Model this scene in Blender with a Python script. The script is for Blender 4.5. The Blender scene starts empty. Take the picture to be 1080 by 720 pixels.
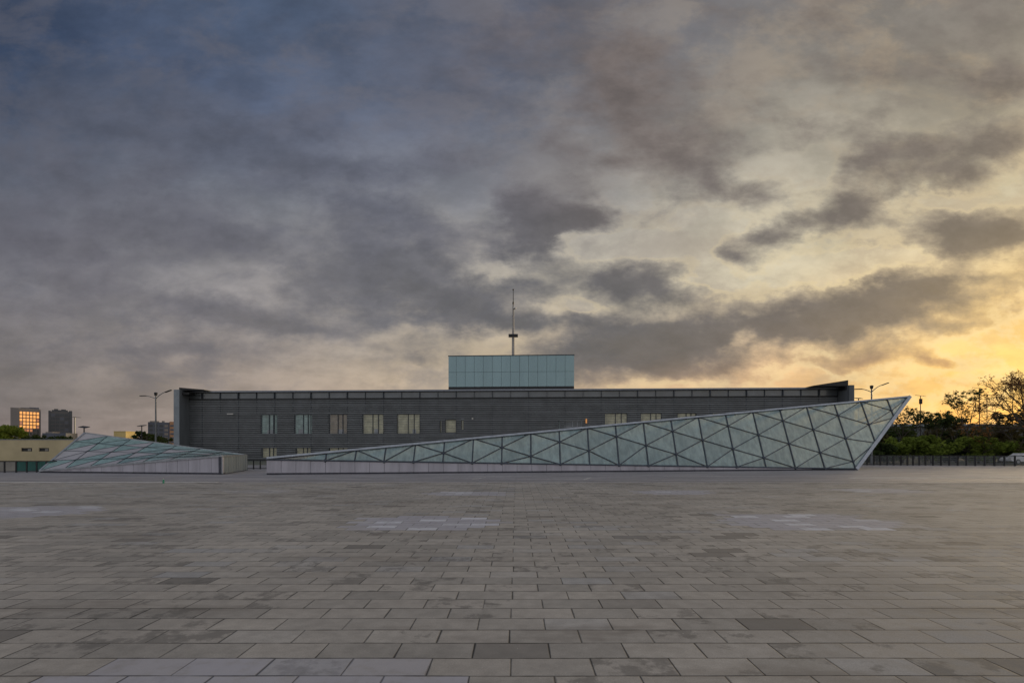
import bpy, bmesh, math, random
from mathutils import Vector, Matrix
R = math.radians
scene = bpy.context.scene
COL = scene.collection

# ------------------------------------------------------------------ camera
# survey of the place: eye height, focal length (px of a 1080 wide frame), straight-ahead point
EYE, F, CX, HY = 2.14, 534.0, 544.0, 472.0
cam = bpy.data.cameras.new("camera")
cam.lens = F / 1080 * 36; cam.sensor_width = 36
cam.shift_x = -(CX - 540) / 1080; cam.shift_y = (HY - 360) / 1080
cam.clip_start = 0.05; cam.clip_end = 6000
co = bpy.data.objects.new("camera", cam); COL.objects.link(co)
co.location = (0, 0, EYE); co.rotation_euler = (R(90), 0, 0)
scene.camera = co

def s2l(c):
    return tuple(((v/255)/12.92 if v/255 <= .04045 else ((v/255+.055)/1.055)**2.4) for v in c)
def azel(px, py):
    x = (px-CX)/F; z = (HY-py)/F
    return math.degrees(math.atan(x)), math.degrees(math.atan(z/math.sqrt(1+x*x)))

# ------------------------------------------------------------------ node helper
class NG:
    def __init__(s, nt): s.nt = nt; s.n = nt.nodes; s.l = nt.links
    def put(s, sock, v):
        if v is None: return
        if isinstance(v, bpy.types.NodeSocket): s.l.new(v, sock)
        else:
            if sock.type == 'RGBA' and len(v) == 3: v = (*v, 1)
            sock.default_value = v
    def m(s, op, a, b=None, c=None, clamp=False):
        n = s.n.new('ShaderNodeMath'); n.operation = op; n.use_clamp = clamp
        for i, v in enumerate((a, b, c)): s.put(n.inputs[i], v)
        return n.outputs[0]
    def mixc(s, f, a, b, mode='MIX'):
        n = s.n.new('ShaderNodeMix'); n.data_type = 'RGBA'; n.blend_type = mode
        s.put(n.inputs[0], f); s.put(n.inputs[6], a); s.put(n.inputs[7], b)
        return n.outputs[2]
    def mr(s, v, a, b, c=0., d=1., smooth=True):
        n = s.n.new('ShaderNodeMapRange'); n.interpolation_type = 'SMOOTHSTEP' if smooth else 'LINEAR'
        s.put(n.inputs[0], v)
        for i, q in enumerate((a, b, c, d)): s.put(n.inputs[i+1], q)
        return n.outputs[0]
    def noise(s, vec, scale, detail=4., rough=.55, dist=0., out='Fac', dim='3D'):
        n = s.n.new('ShaderNodeTexNoise'); n.noise_dimensions = dim
        s.put(n.inputs['Vector'], vec); n.inputs['Scale'].default_value = scale
        n.inputs['Detail'].default_value = detail; n.inputs['Roughness'].default_value = rough
        n.inputs['Distortion'].default_value = dist
        return n.outputs[out]
    def comb(s, x, y, z=0.):
        n = s.n.new('ShaderNodeCombineXYZ')
        for i, v in enumerate((x, y, z)): s.put(n.inputs[i], v)
        return n.outputs[0]
    def sep(s, v):
        n = s.n.new('ShaderNodeSeparateXYZ'); s.put(n.inputs[0], v); return n.outputs
    def ramp(s, f, stops):
        n = s.n.new('ShaderNodeValToRGB'); s.put(n.inputs[0], f); e = n.color_ramp.elements
        while len(e) < len(stops): e.new(.5)
        for el, (p, c) in zip(e, stops): el.position = p; el.color = (*c, 1)
        return n.outputs[0]
    def wn(s, vec, out='Value'):
        n = s.n.new('ShaderNodeTexWhiteNoise'); n.noise_dimensions = '3D'; s.put(n.inputs['Vector'], vec)
        return n.outputs[out]
    def bump(s, h, strength=.3, dist=.02):
        n = s.n.new('ShaderNodeBump'); n.inputs['Strength'].default_value = strength
        n.inputs['Distance'].default_value = dist; s.put(n.inputs['Height'], h); return n.outputs[0]

# ------------------------------------------------------------------ world: dusk sky with broken cloud
SUN_AZ, SUN_EL = 48.0, 7.0            # degrees right of straight ahead, above horizon
w = bpy.data.worlds.new("World"); scene.world = w; w.use_nodes = True
g = NG(w.node_tree); g.n.clear()
out = g.n.new('ShaderNodeOutputWorld'); bg = g.n.new('ShaderNodeBackground')
g.l.new(bg.outputs[0], out.inputs[0]); bg.inputs[1].default_value = 0.1
sky = g.n.new('ShaderNodeTexSky'); sky.sky_type = 'NISHITA'; sky.sun_disc = False
sky.sun_elevation = R(SUN_EL); sky.sun_rotation = R(SUN_AZ)
tc = g.n.new('ShaderNodeTexCoord'); D = tc.outputs['Generated']
dx, dy, dz = g.sep(D)
DEG = 180/math.pi
az = g.m('MULTIPLY', g.m('ARCTAN2', dx, dy), DEG)
el = g.m('MULTIPLY', g.m('ARCSINE', dz), DEG)
# cloud-sheet coordinates: a flat layer overhead, so the pattern shrinks towards the horizon
zc = g.m('ADD', g.m('MAXIMUM', dz, 0.0), 0.16)
sheet = g.comb(g.m('DIVIDE', dx, zc), g.m('DIVIDE', dy, zc), 0.3)
# tangents of bearing and height on the northern half of the sky, where the broken cloud bank stands
ny = g.m('MAXIMUM', dy, .22)
tb = g.m('DIVIDE', dx, ny); th_ = g.m('DIVIDE', dz, ny)
puff = g.comb(tb, g.m('MULTIPLY', th_, 1.75), g.m('MULTIPLY', dy, .5))
warp = g.noise(puff, 3.6, 9, .60, out='Color')
wx, wy, _ = g.sep(warp)
wxs = g.m('SUBTRACT', wx, .5); wys = g.m('SUBTRACT', wy, .5)
U = g.m('ADD', az, g.m('MULTIPLY', wxs, 14.))
V = g.m('ADD', el, g.m('MULTIPLY', wys, 6.))
TU = g.m('MULTIPLY_ADD', wxs, .26, tb)
TV = g.m('MULTIPLY_ADD', wys, .14, th_)
# clear-sky colours seen between the clouds, by direction
GRID = {   # px : [(py, colour)...]
 0:    [(472,(122,112,112)),(400,(124,116,114)),(300,(120,118,124)),(200,(98,102,114)),(100,(62,75,99)),(0,(56,70,96))],
 270:  [(472,(166,150,140)),(400,(162,148,138)),(320,(156,150,148)),(200,(122,124,132)),(100,(90,100,122)),(0,(74,88,112))],
 540:  [(472,(208,180,152)),(405,(208,186,156)),(300,(182,174,162)),(200,(132,133,140)),(100,(98,102,116)),(0,(88,92,106))],
 810:  [(472,(244,184,122)),(400,(232,190,142)),(300,(214,202,174)),(200,(188,180,162)),(100,(146,140,130)),(0,(118,115,114))],
 1080: [(472,(248,160,76)),(440,(255,186,82)),(395,(255,206,98)),(330,(248,206,130)),(210,(205,193,162)),(100,(160,150,132)),(0,(132,124,114))],
}
def E01(e): return (e+10)/100.
e01 = g.m('DIVIDE', g.m('ADD', V, 10.), 100.)
cols = []
for px, st in GRID.items():
    stops = [(0.0, s2l((60,56,54))), (E01(-1.5), s2l(st[0][1]))] + [(E01(max(0.0, azel(px, py)[1])), s2l(c)) for py, c in st]
    stops[2] = (E01(0.2), stops[2][1])
    stops.append((.75, s2l((112,116,126))))
    cols.append((azel(px, 300)[0], g.ramp(e01, stops)))
cur = cols[0][1]
for i in range(1, len(cols)):
    cur = g.mixc(g.mr(U, cols[i-1][0], cols[i][0], smooth=False), cur, cols[i][1])
# beyond the frame: the glow dies out past the sun; behind the camera an unseen pale overcast, brightened to light the scene
absaz = g.m('ABSOLUTE', az)
back = g.ramp(e01, [(0, s2l((60,56,54))), (E01(0), s2l((200,194,190))), (.4, s2l((214,217,226))), (1, s2l((170,176,190)))])
cur = g.mixc(g.mr(absaz, 62., 110.), cur, back)
cur = g.mixc(g.mr(el, 52., 75.), cur, s2l((184,186,194)))
# streaks and mottling of the thin upper veil
veil = g.m('ADD', g.m('MULTIPLY', g.noise(sheet, 2.0, 8, .6, .3), .4), g.m('MULTIPLY', g.noise(puff, 7., 9, .62), .6))
vm = g.mr(veil, .36, .64, .82, 1.17)
cur = g.mixc(1., cur, g.comb(vm, vm, vm), 'MULTIPLY')
# a thin, broken mid-grey layer high above the main clouds
thin = g.m('MULTIPLY', g.mr(g.noise(puff, 4.6, 11, .64, .2), .44, .62), .5)
tcol = g.ramp(g.mr(az, -45., 45., smooth=False), [(0, s2l((96,96,106))), (.4, s2l((116,114,122))), (.62, s2l((148,140,134))), (1, s2l((186,164,132)))])
thin = g.m('MULTIPLY', thin, g.m('MULTIPLY', g.mr(absaz, 55., 95., 1., 0.), g.m('MULTIPLY', g.mr(el, 1.5, 8.), g.mr(el, 48., 70., 1., 0.))))
cur = g.mixc(thin, cur, tcol)
# cloud masses:  px, py, half-width px, half-height px, tilt (deg, + = rises to the right), weight
CLOUDS = [
 (588,238,54,36,6,1.6),(540,222,40,22,10,.5),(672,292,52,20,10,1.0),(700,312,36,14,0,.5),(556,300,46,16,0,.65),
 (690,120,70,50,-25,.8),(640,60,80,50,-20,.62),(745,180,58,32,-30,.8),(770,150,40,22,0,.35),
 (668,368,84,27,6,1.15),(720,350,60,20,0,.5),(800,352,90,22,8,.9),(890,330,120,26,4,1.3),(965,303,60,17,0,.9),(880,378,70,9,6,.6),
 (1042,248,92,27,-4,1.35),(958,168,80,27,12,1.05),(845,238,62,18,14,.95),(905,215,46,16,20,.6),(1065,150,46,26,20,.7),(1060,85,60,20,12,.6),(940,80,90,22,14,.35),
 (988,384,26,8,0,.9),(1070,300,50,18,0,.6),(1000,345,50,10,6,.6),(760,270,26,8,0,.6),
 (150,120,190,44,-14,.85),(330,180,130,40,-18,.75),(60,200,120,40,0,.7),(60,262,120,34,-8,.75),(180,240,110,30,-12,.55),
 (390,285,110,32,-4,1.0),(468,325,110,24,-8,1.05),(320,300,80,22,0,.45),(130,315,120,20,-10,.75),(215,372,90,13,-4,.7),(430,378,50,12,0,.75),(90,375,110,15,4,.55),
 (480,60,110,60,0,.42),(330,130,70,30,0,.3),(500,175,60,20,20,.4),(30,330,60,20,0,.5),(560,380,70,14,0,.5),(310,345,60,10,0,.5),
 (700,-30,200,40,0,.4),(1000,-20,140,40,0,.5),
 (270,245,90,22,-8,.6),(230,330,80,16,-6,.6),(50,420,90,10,0,.35),(370,345,70,12,0,.5),(620,340,50,16,0,.6),(600,395,70,10,0,.5),(520,345,60,14,0,.5),
 (820,200,50,18,18,.5),(1000,190,70,16,10,.5),(870,268,60,10,6,.35),(620,165,50,30,-10,.4),(700,215,40,22,-20,.35),(430,235,80,24,0,.5),(900,130,80,16,16,.4),(730,385,60,9,0,.6),
]
acc = None
for (px, py, sx, sy, rot, amp) in CLOUDS:
    a, e = (px-CX)/F, (HY-py)/F; k = .76
    sa, se = sx*k/F, sy*k/F
    c, s_ = math.cos(R(rot)), math.sin(R(rot))
    q1 = g.m('MULTIPLY_ADD', TU, c/sa, g.m('MULTIPLY_ADD', TV, s_/sa, (-a*c-e*s_)/sa))
    q2 = g.m('MULTIPLY_ADD', TU, -s_/se, g.m('MULTIPLY_ADD', TV, c/se, (a*s_-e*c)/se))
    r2 = g.m('MULTIPLY_ADD', q1, q1, g.m('MULTIPLY', q2, q2))
    gs = g.m('DIVIDE', amp, g.m('ADD', 1., g.m('MULTIPLY', r2, g.m('MULTIPLY_ADD', r2, .5, .35))))
    acc = gs if acc is None else g.m('ADD', acc, gs)
fb = g.noise(puff, 7.5, 11, .62, .1)
fb2 = g.noise(puff, 2.6, 4, .55)
fb3 = g.noise(puff, 17., 9, .62)
dens = g.m('ADD', acc, g.m('MULTIPLY', g.m('SUBTRACT', fb, .5), 2.5))
dens = g.m('ADD', dens, g.m('MULTIPLY', g.m('SUBTRACT', fb2, .5), 1.0))
# small breaks where the bright sky shows
for (px, py, sx, sy) in ((766,358,20,11),(502,212,32,20),(655,205,28,24),(535,285,34,9),(640,262,20,10),(742,300,26,12),(700,262,34,14),(620,262,24,10),(612,322,20,9),(760,232,40,18),(880,296,60,9),(940,275,50,9),(420,345,40,9),(250,295,50,12),(850,180,36,18),(1000,215,50,9)):
    q1 = g.m('MULTIPLY_ADD', TU, F/sx, -(px-CX)/sx); q2 = g.m('MULTIPLY_ADD', TV, F/sy, -(HY-py)/sy)
    r2 = g.m('MULTIPLY_ADD', q1, q1, g.m('MULTIPLY', q2, q2))
    dens = g.m('SUBTRACT', dens, g.m('DIVIDE', .75, g.m('MULTIPLY_ADD', r2, g.m('ADD', r2, .3), 1.)))
dens = g.m('ADD', dens, .14)
cov = g.mr(dens, .10, 1.30)
a01 = g.mr(az, -45., 45., smooth=False)
ccol = g.ramp(a01, [(0, s2l((98,95,103))), (.3, s2l((102,101,107))), (.55, s2l((86,86,92))), (.8, s2l((94,88,88))), (1, s2l((108,98,88)))])
hi = g.ramp(a01, [(0, s2l((76,82,98))), (.35, s2l((92,95,109))), (.62, s2l((112,102,98))), (1, s2l((118,108,100)))])
ccol = g.mixc(g.mr(el, 14., 32.), ccol, hi)
lowc = g.ramp(a01, [(0, s2l((104,98,98))), (.5, s2l((126,116,110))), (.85, s2l((168,130,102))), (1, s2l((224,150,84)))])
ccol = g.mixc(g.mr(el, 10.5, 4.), ccol, lowc)
# thin rims let more of the light through; dense cores are deeper
core = g.mr(dens, .9, 1.9, 1.06, .82)
core = g.m('MULTIPLY', core, g.mr(fb3, .32, .68, .88, 1.13))
ccol = g.mixc(1., ccol, g.comb(core, core, core), 'MULTIPLY')
cov = g.m('MULTIPLY', cov, 1.)
fade = g.mr(absaz, 55., 100., 1., .25)
fade = g.m('MULTIPLY', fade, g.mr(az, -50., 4., .70, 1.))
fade = g.m('MULTIPLY', fade, g.mr(el, 50., 75., 1., .2))
fade = g.m('MULTIPLY', fade, g.mr(el, 1., 9., .35, 1.))
body = g.mixc(g.m('MULTIPLY', g.m('MULTIPLY', cov, .90), fade), cur, ccol)
# lit fringes on the sunward side
rim = g.m('MULTIPLY', g.mr(dens, .05, .3), g.mr(dens, .62, .3))
rim = g.m('MULTIPLY', rim, g.m('MULTIPLY', g.mr(az, -18., 34.), g.mr(el, 30., 9.)))
body = g.mixc(g.m('MULTIPLY', rim, .4), body, s2l((246,222,168)))
# added glow, right of the sun and out of view, backlighting the glass wedge
gx = g.m('DIVIDE', g.m('SUBTRACT', az, SUN_AZ+13), 7.5); gz = g.m('DIVIDE', g.m('SUBTRACT', el, SUN_EL), 6.)
glow = g.m('POWER', 2.718, g.m('MULTIPLY', g.m('MULTIPLY_ADD', gx, gx, g.m('MULTIPLY', gz, gz)), -1.))
body = g.mixc(glow, body, (4.5, 2.7, 1.0), 'ADD')
fin = g.mixc(1., body, (10., 10., 10.), 'MULTIPLY')
fin = g.mixc(0.06, fin, sky.outputs[0])
g.l.new(fin, bg.inputs[0])

sun = bpy.data.lights.new("sun", 'SUN'); sun.energy = 2.2; sun.angle = R(16); sun.color = (1, .78, .48)
so = bpy.data.objects.new("sun", sun); COL.objects.link(so)
sd = Vector((math.sin(R(SUN_AZ))*math.cos(R(SUN_EL)), math.cos(R(SUN_AZ))*math.cos(R(SUN_EL)), math.sin(R(SUN_EL))))
so.rotation_euler = sd.to_track_quat('Z', 'Y').to_euler()

vs = scene.view_settings
vs.view_transform = 'Standard'; vs.look = 'None'; vs.exposure = 0.0; vs.gamma = 1.0; vs.use_curve_mapping = False

# ------------------------------------------------------------------ geometry helpers
def gY(py): return F*EYE/(py-HY)
def at(px, py, Y): return Vector(((px-CX)/F*Y, Y, EYE+(HY-py)/F*Y))
def gp(px, py): Y = gY(py); return Vector(((px-CX)/F*Y, Y, 0))

class MB:
    def __init__(s): s.v = []; s.f = []
    def face(s, pts):
        k = len(s.v); s.v += [tuple(p) for p in pts]; s.f.append(tuple(range(k, k+len(pts))))
    def box(s, a, b):
        x0,y0,z0 = a; x1,y1,z1 = b; k = len(s.v)
        s.v += [(x0,y0,z0),(x1,y0,z0),(x1,y1,z0),(x0,y1,z0),(x0,y0,z1),(x1,y0,z1),(x1,y1,z1),(x0,y1,z1)]
        for q in ((0,3,2,1),(4,5,6,7),(0,1,5,4),(1,2,6,5),(2,3,7,6),(3,0,4,7)): s.f.append(tuple(k+i for i in q))
    def hexa(s, p):                     # 8 points, bottom ring then top ring
        k = len(s.v); s.v += [tuple(q) for q in p]
        for q in ((0,3,2,1),(4,5,6,7),(0,1,5,4),(1,2,6,5),(2,3,7,6),(3,0,4,7)): s.f.append(tuple(k+i for i in q))
    def bar(s, a, b, w, d, n):          # rectangular bar a->b, width w across, depth d along normal n
        a, b = Vector(a), Vector(b); t = (b-a)
        if t.length < 1e-4: return
        t.normalize(); n = (Vector(n) - t*t.dot(Vector(n))).normalized(); x = t.cross(n)
        o = [x*w/2+n*d/2, -x*w/2+n*d/2, -x*w/2-n*d/2, x*w/2-n*d/2]
        s.hexa([a+q for q in o]+[b+q for q in o])
    def tube(s, a, b, r0, r1=None, n=8, cap=True):
        a, b = Vector(a), Vector(b); r1 = r0 if r1 is None else r1
        t = b-a
        if t.length < 1e-5: return
        t.normalize(); x = t.orthogonal().normalized(); y = t.cross(x); k = len(s.v)
        for c, r in ((a, r0), (b, r1)):
            for i in range(n):
                an = 2*math.pi*i/n; s.v.append(tuple(c+(x*math.cos(an)+y*math.sin(an))*r))
        for i in range(n):
            j = (i+1) % n; s.f.append((k+i, k+j, k+n+j, k+n+i))
        if cap: s.f.append(tuple(k+n-1-i for i in range(n))); s.f.append(tuple(k+n+i for i in range(n)))
    def ball(s, c, r, nu=10, nv=6, sq=1.):
        k = len(s.v)
        for i in range(nv+1):
            th = math.pi*i/nv
            for j in range(nu):
                ph = 2*math.pi*j/nu
                s.v.append((c[0]+r*math.sin(th)*math.cos(ph), c[1]+r*math.sin(th)*math.sin(ph), c[2]+r*sq*math.cos(th)))
        for i in range(nv):
            for j in range(nu):
                j2 = (j+1) % nu; s.f.append((k+i*nu+j, k+(i+1)*nu+j, k+(i+1)*nu+j2, k+i*nu+j2))
    def build(s, name, mat, parent=None, smooth=False, loc=None):
        """verts are in world space when loc is None or parent at origin; parent transform is removed below"""
        me = bpy.data.meshes.new(name); me.from_pydata(s.v, [], s.f); me.update()
        me.materials.append(mat)
        if smooth:
            for p in me.polygons: p.use_smooth = True
        o = bpy.data.objects.new(name, me); COL.objects.link(o)
        if parent: o.parent = parent
        if loc is not None: o.location = loc
        return o

def tag(o, label=None, cat=None, group=None, kind=None):
    if label: o['label'] = label
    if cat: o['category'] = cat
    if group: o['group'] = group
    if kind: o['kind'] = kind
    return o
def thing(name, label, cat, loc=(0,0,0), rz=0, group=None):
    o = bpy.data.objects.new(name, None); COL.objects.link(o); o.location = loc; o.rotation_euler = (0,0,rz)
    o.empty_display_size = .3
    return tag(o, label, cat, group)
def struct(name, mb, mat):
    return tag(mb.build(name, mat), kind='structure')
def rel(mb, base):                     # move world-space verts into the frame of a thing standing at base
    bx, by, bz = base; mb.v = [(x-bx, y-by, z-bz) for x, y, z in mb.v]; return mb

def copy_tree(o, parent=None):
    c = o.copy(); COL.objects.link(c)
    if parent: c.parent = parent
    for ch in [q for q in COL.objects if q.parent == o]: copy_tree(ch, c)
    return c

# ------------------------------------------------------------------ materials
def mat(name, c, rough=.6, metal=0., var=.12, nscale=3., spec=.5, coat=0., bump=0., coords='Object', streak=False):
    m = bpy.data.materials.new(name); m.use_nodes = True; q = NG(m.node_tree); b = q.n['Principled BSDF']
    t = q.n.new('ShaderNodeTexCoord').outputs[coords]
    if streak:
        mp = q.n.new('ShaderNodeMapping'); mp.inputs['Scale'].default_value = (1, 1, .15); q.l.new(t, mp.inputs[0]); tt = mp.outputs[0]
    else: tt = t
    n = q.noise(tt, nscale, 6, .6)
    k = q.mr(n, .3, .7, 1-var, 1+var)
    q.l.new(q.mixc(1., c, q.comb(k, k, k), 'MULTIPLY'), b.inputs['Base Color'])
    b.inputs['Roughness'].default_value = rough; b.inputs['Metallic'].default_value = metal
    b.inputs['Specular IOR Level'].default_value = spec; b.inputs['Coat Weight'].default_value = coat
    if bump: q.l.new(q.bump(q.noise(t, nscale*6, 5), bump, .01), b.inputs['Normal'])
    return m
def emit(name, c, strength, back=(.1,.1,.1)):
    m = bpy.data.materials.new(name); m.use_nodes = True; b = m.node_tree.nodes['Principled BSDF']
    b.inputs['Base Color'].default_value = (*back, 1); b.inputs['Emission Color'].default_value = (*c, 1)
    b.inputs['Emission Strength'].default_value = strength; b.inputs['Roughness'].default_value = .25
    return m

def paver_material():
    m = bpy.data.materials.new('stone_pavers'); m.use_nodes = True; q = NG(m.node_tree); b = q.n['Principled BSDF']
    t = q.n.new('ShaderNodeTexCoord').outputs['Object']; x, y, z = q.sep(t)
    PW, PD = .80, .40
    # hand-laid rows wander a little
    wob = q.m('MULTIPLY', q.m('SUBTRACT', q.noise(t, .35, 2), .5), .05)
    yy = q.m('DIVIDE', q.m('ADD', q.m('ADD', y, wob), .045), PD)
    row = q.m('FLOOR', yy)
    par = q.m('MODULO', q.m('ADD', row, 1000.), 2.)
    xo = q.m('ADD', q.m('DIVIDE', q.m('ADD', x, .055), PW), q.m('MULTIPLY', par, .5))
    jit = q.m('MULTIPLY', q.m('SUBTRACT', q.wn(q.comb(row, 7.)), .5), .05)
    xo = q.m('ADD', xo, jit)
    colm = q.m('FLOOR', xo); fx = q.m('SUBTRACT', xo, colm); fy = q.m('SUBTRACT', yy, row)
    ex = q.m('MULTIPLY', q.m('MINIMUM', fx, q.m('SUBTRACT', 1., fx)), PW)
    ey = q.m('MULTIPLY', q.m('MINIMUM', fy, q.m('SUBTRACT', 1., fy)), PD)
    rid = q.comb(colm, row, 1.)
    r1 = q.wn(rid); r2 = q.wn(q.comb(colm, row, 5.)); r3 = q.wn(q.comb(colm, row, 9.))
    fine = q.noise(t, 60, 6, .7); mid = q.noise(t, 4.5, 6, .65); big = q.noise(t, .22, 4, .6)
    # joint width varies from tight to open
    jw = q.mr(q.noise(t, 1.7, 3), .3, .7, .011, .023)
    vert = q.m('ADD', q.m('MULTIPLY', q.mr(ex, 0., jw, 1., 0.), q.mr(r3, .1, .6, .55, 1.)), 0.)
    hor = q.mr(ey, 0., jw, 1., 0.)
    joint = q.m('MAXIMUM', vert, q.m('MULTIPLY', hor, q.mr(q.noise(t, 2.3, 2), .3, .6, .6, 1.)))
    base = q.ramp(r1, [(0, (.236,.226,.211)), (.3, (.270,.257,.239)), (.6, (.286,.270,.250)), (.85, (.304,.287,.264)), (1, (.262,.262,.264))])
    k = q.mr(big, .3, .7, .90, 1.12); base = q.mixc(1., base, q.comb(k, k, k), 'MULTIPLY')
    k = q.mr(mid, .25, .75, .86, 1.12); base = q.mixc(1., base, q.comb(k, k, k), 'MULTIPLY')
    k = q.mr(fine, .3, .7, .88, 1.12); base = q.mixc(1., base, q.comb(k, k, k), 'MULTIPLY')
    # some slabs soaked dark, blotches that start in a corner of the slab
    blot = q.m('MULTIPLY', q.mr(q.m('ADD', q.noise(q.comb(x, y, q.m('MULTIPLY', r2, 9.)), 2.4, 5, .7), q.m('MULTIPLY', q.m('SUBTRACT', r2, .5), .34)), .62, .73), .48)
    base = q.mixc(blot, base, (.07,.068,.066))
    dark = q.m('MULTIPLY', q.mr(r3, .955, .97), .6); base = q.mixc(dark, base, (.105,.100,.096))
    # long dirt drifts across the rows
    st = q.noise(q.comb(q.m('MULTIPLY', x, .22), y, 3.), 1.1, 5, .65)
    base = q.mixc(q.m('MULTIPLY', q.mr(st, .52, .70), .45), base, (.12,.105,.092))
    # pale specks
    sp = q.mr(q.noise(t, 38, 2, .5), .735, .76); base = q.mixc(q.m('MULTIPLY', sp, q.mr(mid, .45, .6)), base, (.55,.53,.50))
    # blue-white lime bloom: patches in a grid over the drains, following whole slabs
    sx = q.m('MULTIPLY', q.m('ADD', q.m('SUBTRACT', colm, q.m('MULTIPLY', par, .5)), .5), PW)
    sy = q.m('MULTIPLY', q.m('ADD', row, .5), PD)
    PATCH = [(-2.5,14.55,2.0,1.35,1.),(8.55,14.9,2.3,1.7,.95),(-2.3,23.8,1.9,1.1,.85),(7.6,24.4,1.9,1.1,.9),(18.3,25.2,2.0,1.3,.7),(-16.8,16.9,2.6,1.7,.9),
             (-2.55,4.3,2.1,.75,.95),(-12.6,25,1.5,1.,.3)]
    acc = None
    for (cx, cy, rx, ry, a) in PATCH:
        u = q.m('DIVIDE', q.m('ABSOLUTE', q.m('SUBTRACT', sx, cx)), rx); v = q.m('DIVIDE', q.m('ABSOLUTE', q.m('SUBTRACT', sy, cy)), ry)
        d = q.m('ADD', q.m('POWER', u, 3.), q.m('POWER', v, 3.))
        s_ = q.m('MULTIPLY', q.mr(q.m('ADD', d, q.m('MULTIPLY', q.m('SUBTRACT', r2, .5), .5)), 1.15, .75), a)
        acc = s_ if acc is None else q.m('MAXIMUM', acc, s_)
    acc = q.m('MULTIPLY', acc, q.mr(mid, .3, .55, .55, 1.))
    bl = q.mixc(q.mr(r3, .75, .9), (.31,.31,.35), (.46,.475,.53))
    base = q.mixc(q.m('MULTIPLY', acc, .9), base, bl)
    base = q.mixc(q.m('MULTIPLY', joint, .93), base, (.010,.010,.010))
    q.l.new(base, b.inputs['Base Color'])
    q.l.new(q.mr(mid, .3, .7, .8, .95), b.inputs['Roughness'])
    b.inputs['Specular IOR Level'].default_value = .12
    h = q.m('ADD', q.m('MULTIPLY', joint, -1.), q.m('ADD', q.m('MULTIPLY', fine, .18), q.m('MULTIPLY', r1, .25)))
    q.l.new(q.bump(h, .55, .006), b.inputs['Normal'])
    return m

def slab_material(name, c, size, rot=0.):
    m = bpy.data.materials.new(name); m.use_nodes = True; q = NG(m.node_tree); b = q.n['Principled BSDF']
    t = q.n.new('ShaderNodeTexCoord').outputs['Object']; x, y, z = q.sep(t)
    cx, cy = q.m('FLOOR', q.m('DIVIDE', x, size)), q.m('FLOOR', q.m('DIVIDE', y, size/2))
    r = q.wn(q.comb(cx, cy, 2.)); k = q.mr(r, 0., 1., .93, 1.07, False)
    base = q.mixc(1., c, q.comb(k, k, k), 'MULTIPLY')
    n = q.noise(q.comb(q.m('MULTIPLY', x, .18), y, 0.), .7, 6, .65); k = q.mr(n, .3, .7, .78, 1.2)
    base = q.mixc(1., base, q.comb(k, k, k), 'MULTIPLY')
    n2 = q.noise(t, 3., 6, .65); k = q.mr(n2, .3, .7, .9, 1.1)
    base = q.mixc(1., base, q.comb(k, k, k), 'MULTIPLY')
    fx = q.m('FRACT', q.m('DIVIDE', x, size*2)); fy = q.m('FRACT', q.m('DIVIDE', y, size*2))
    ln = q.m('MAXIMUM', q.mr(fx, .0, .012, 1., 0.), q.mr(fy, 0., .012, 1., 0.))
    base = q.mixc(q.m('MULTIPLY', ln, .6), base, (.04,.04,.042))
    q.l.new(base, b.inputs['Base Color']); b.inputs['Roughness'].default_value = .7
    b.inputs['Specular IOR Level'].default_value = .35
    q.l.new(q.bump(n2, .2, .01), b.inputs['Normal'])
    return m

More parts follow.
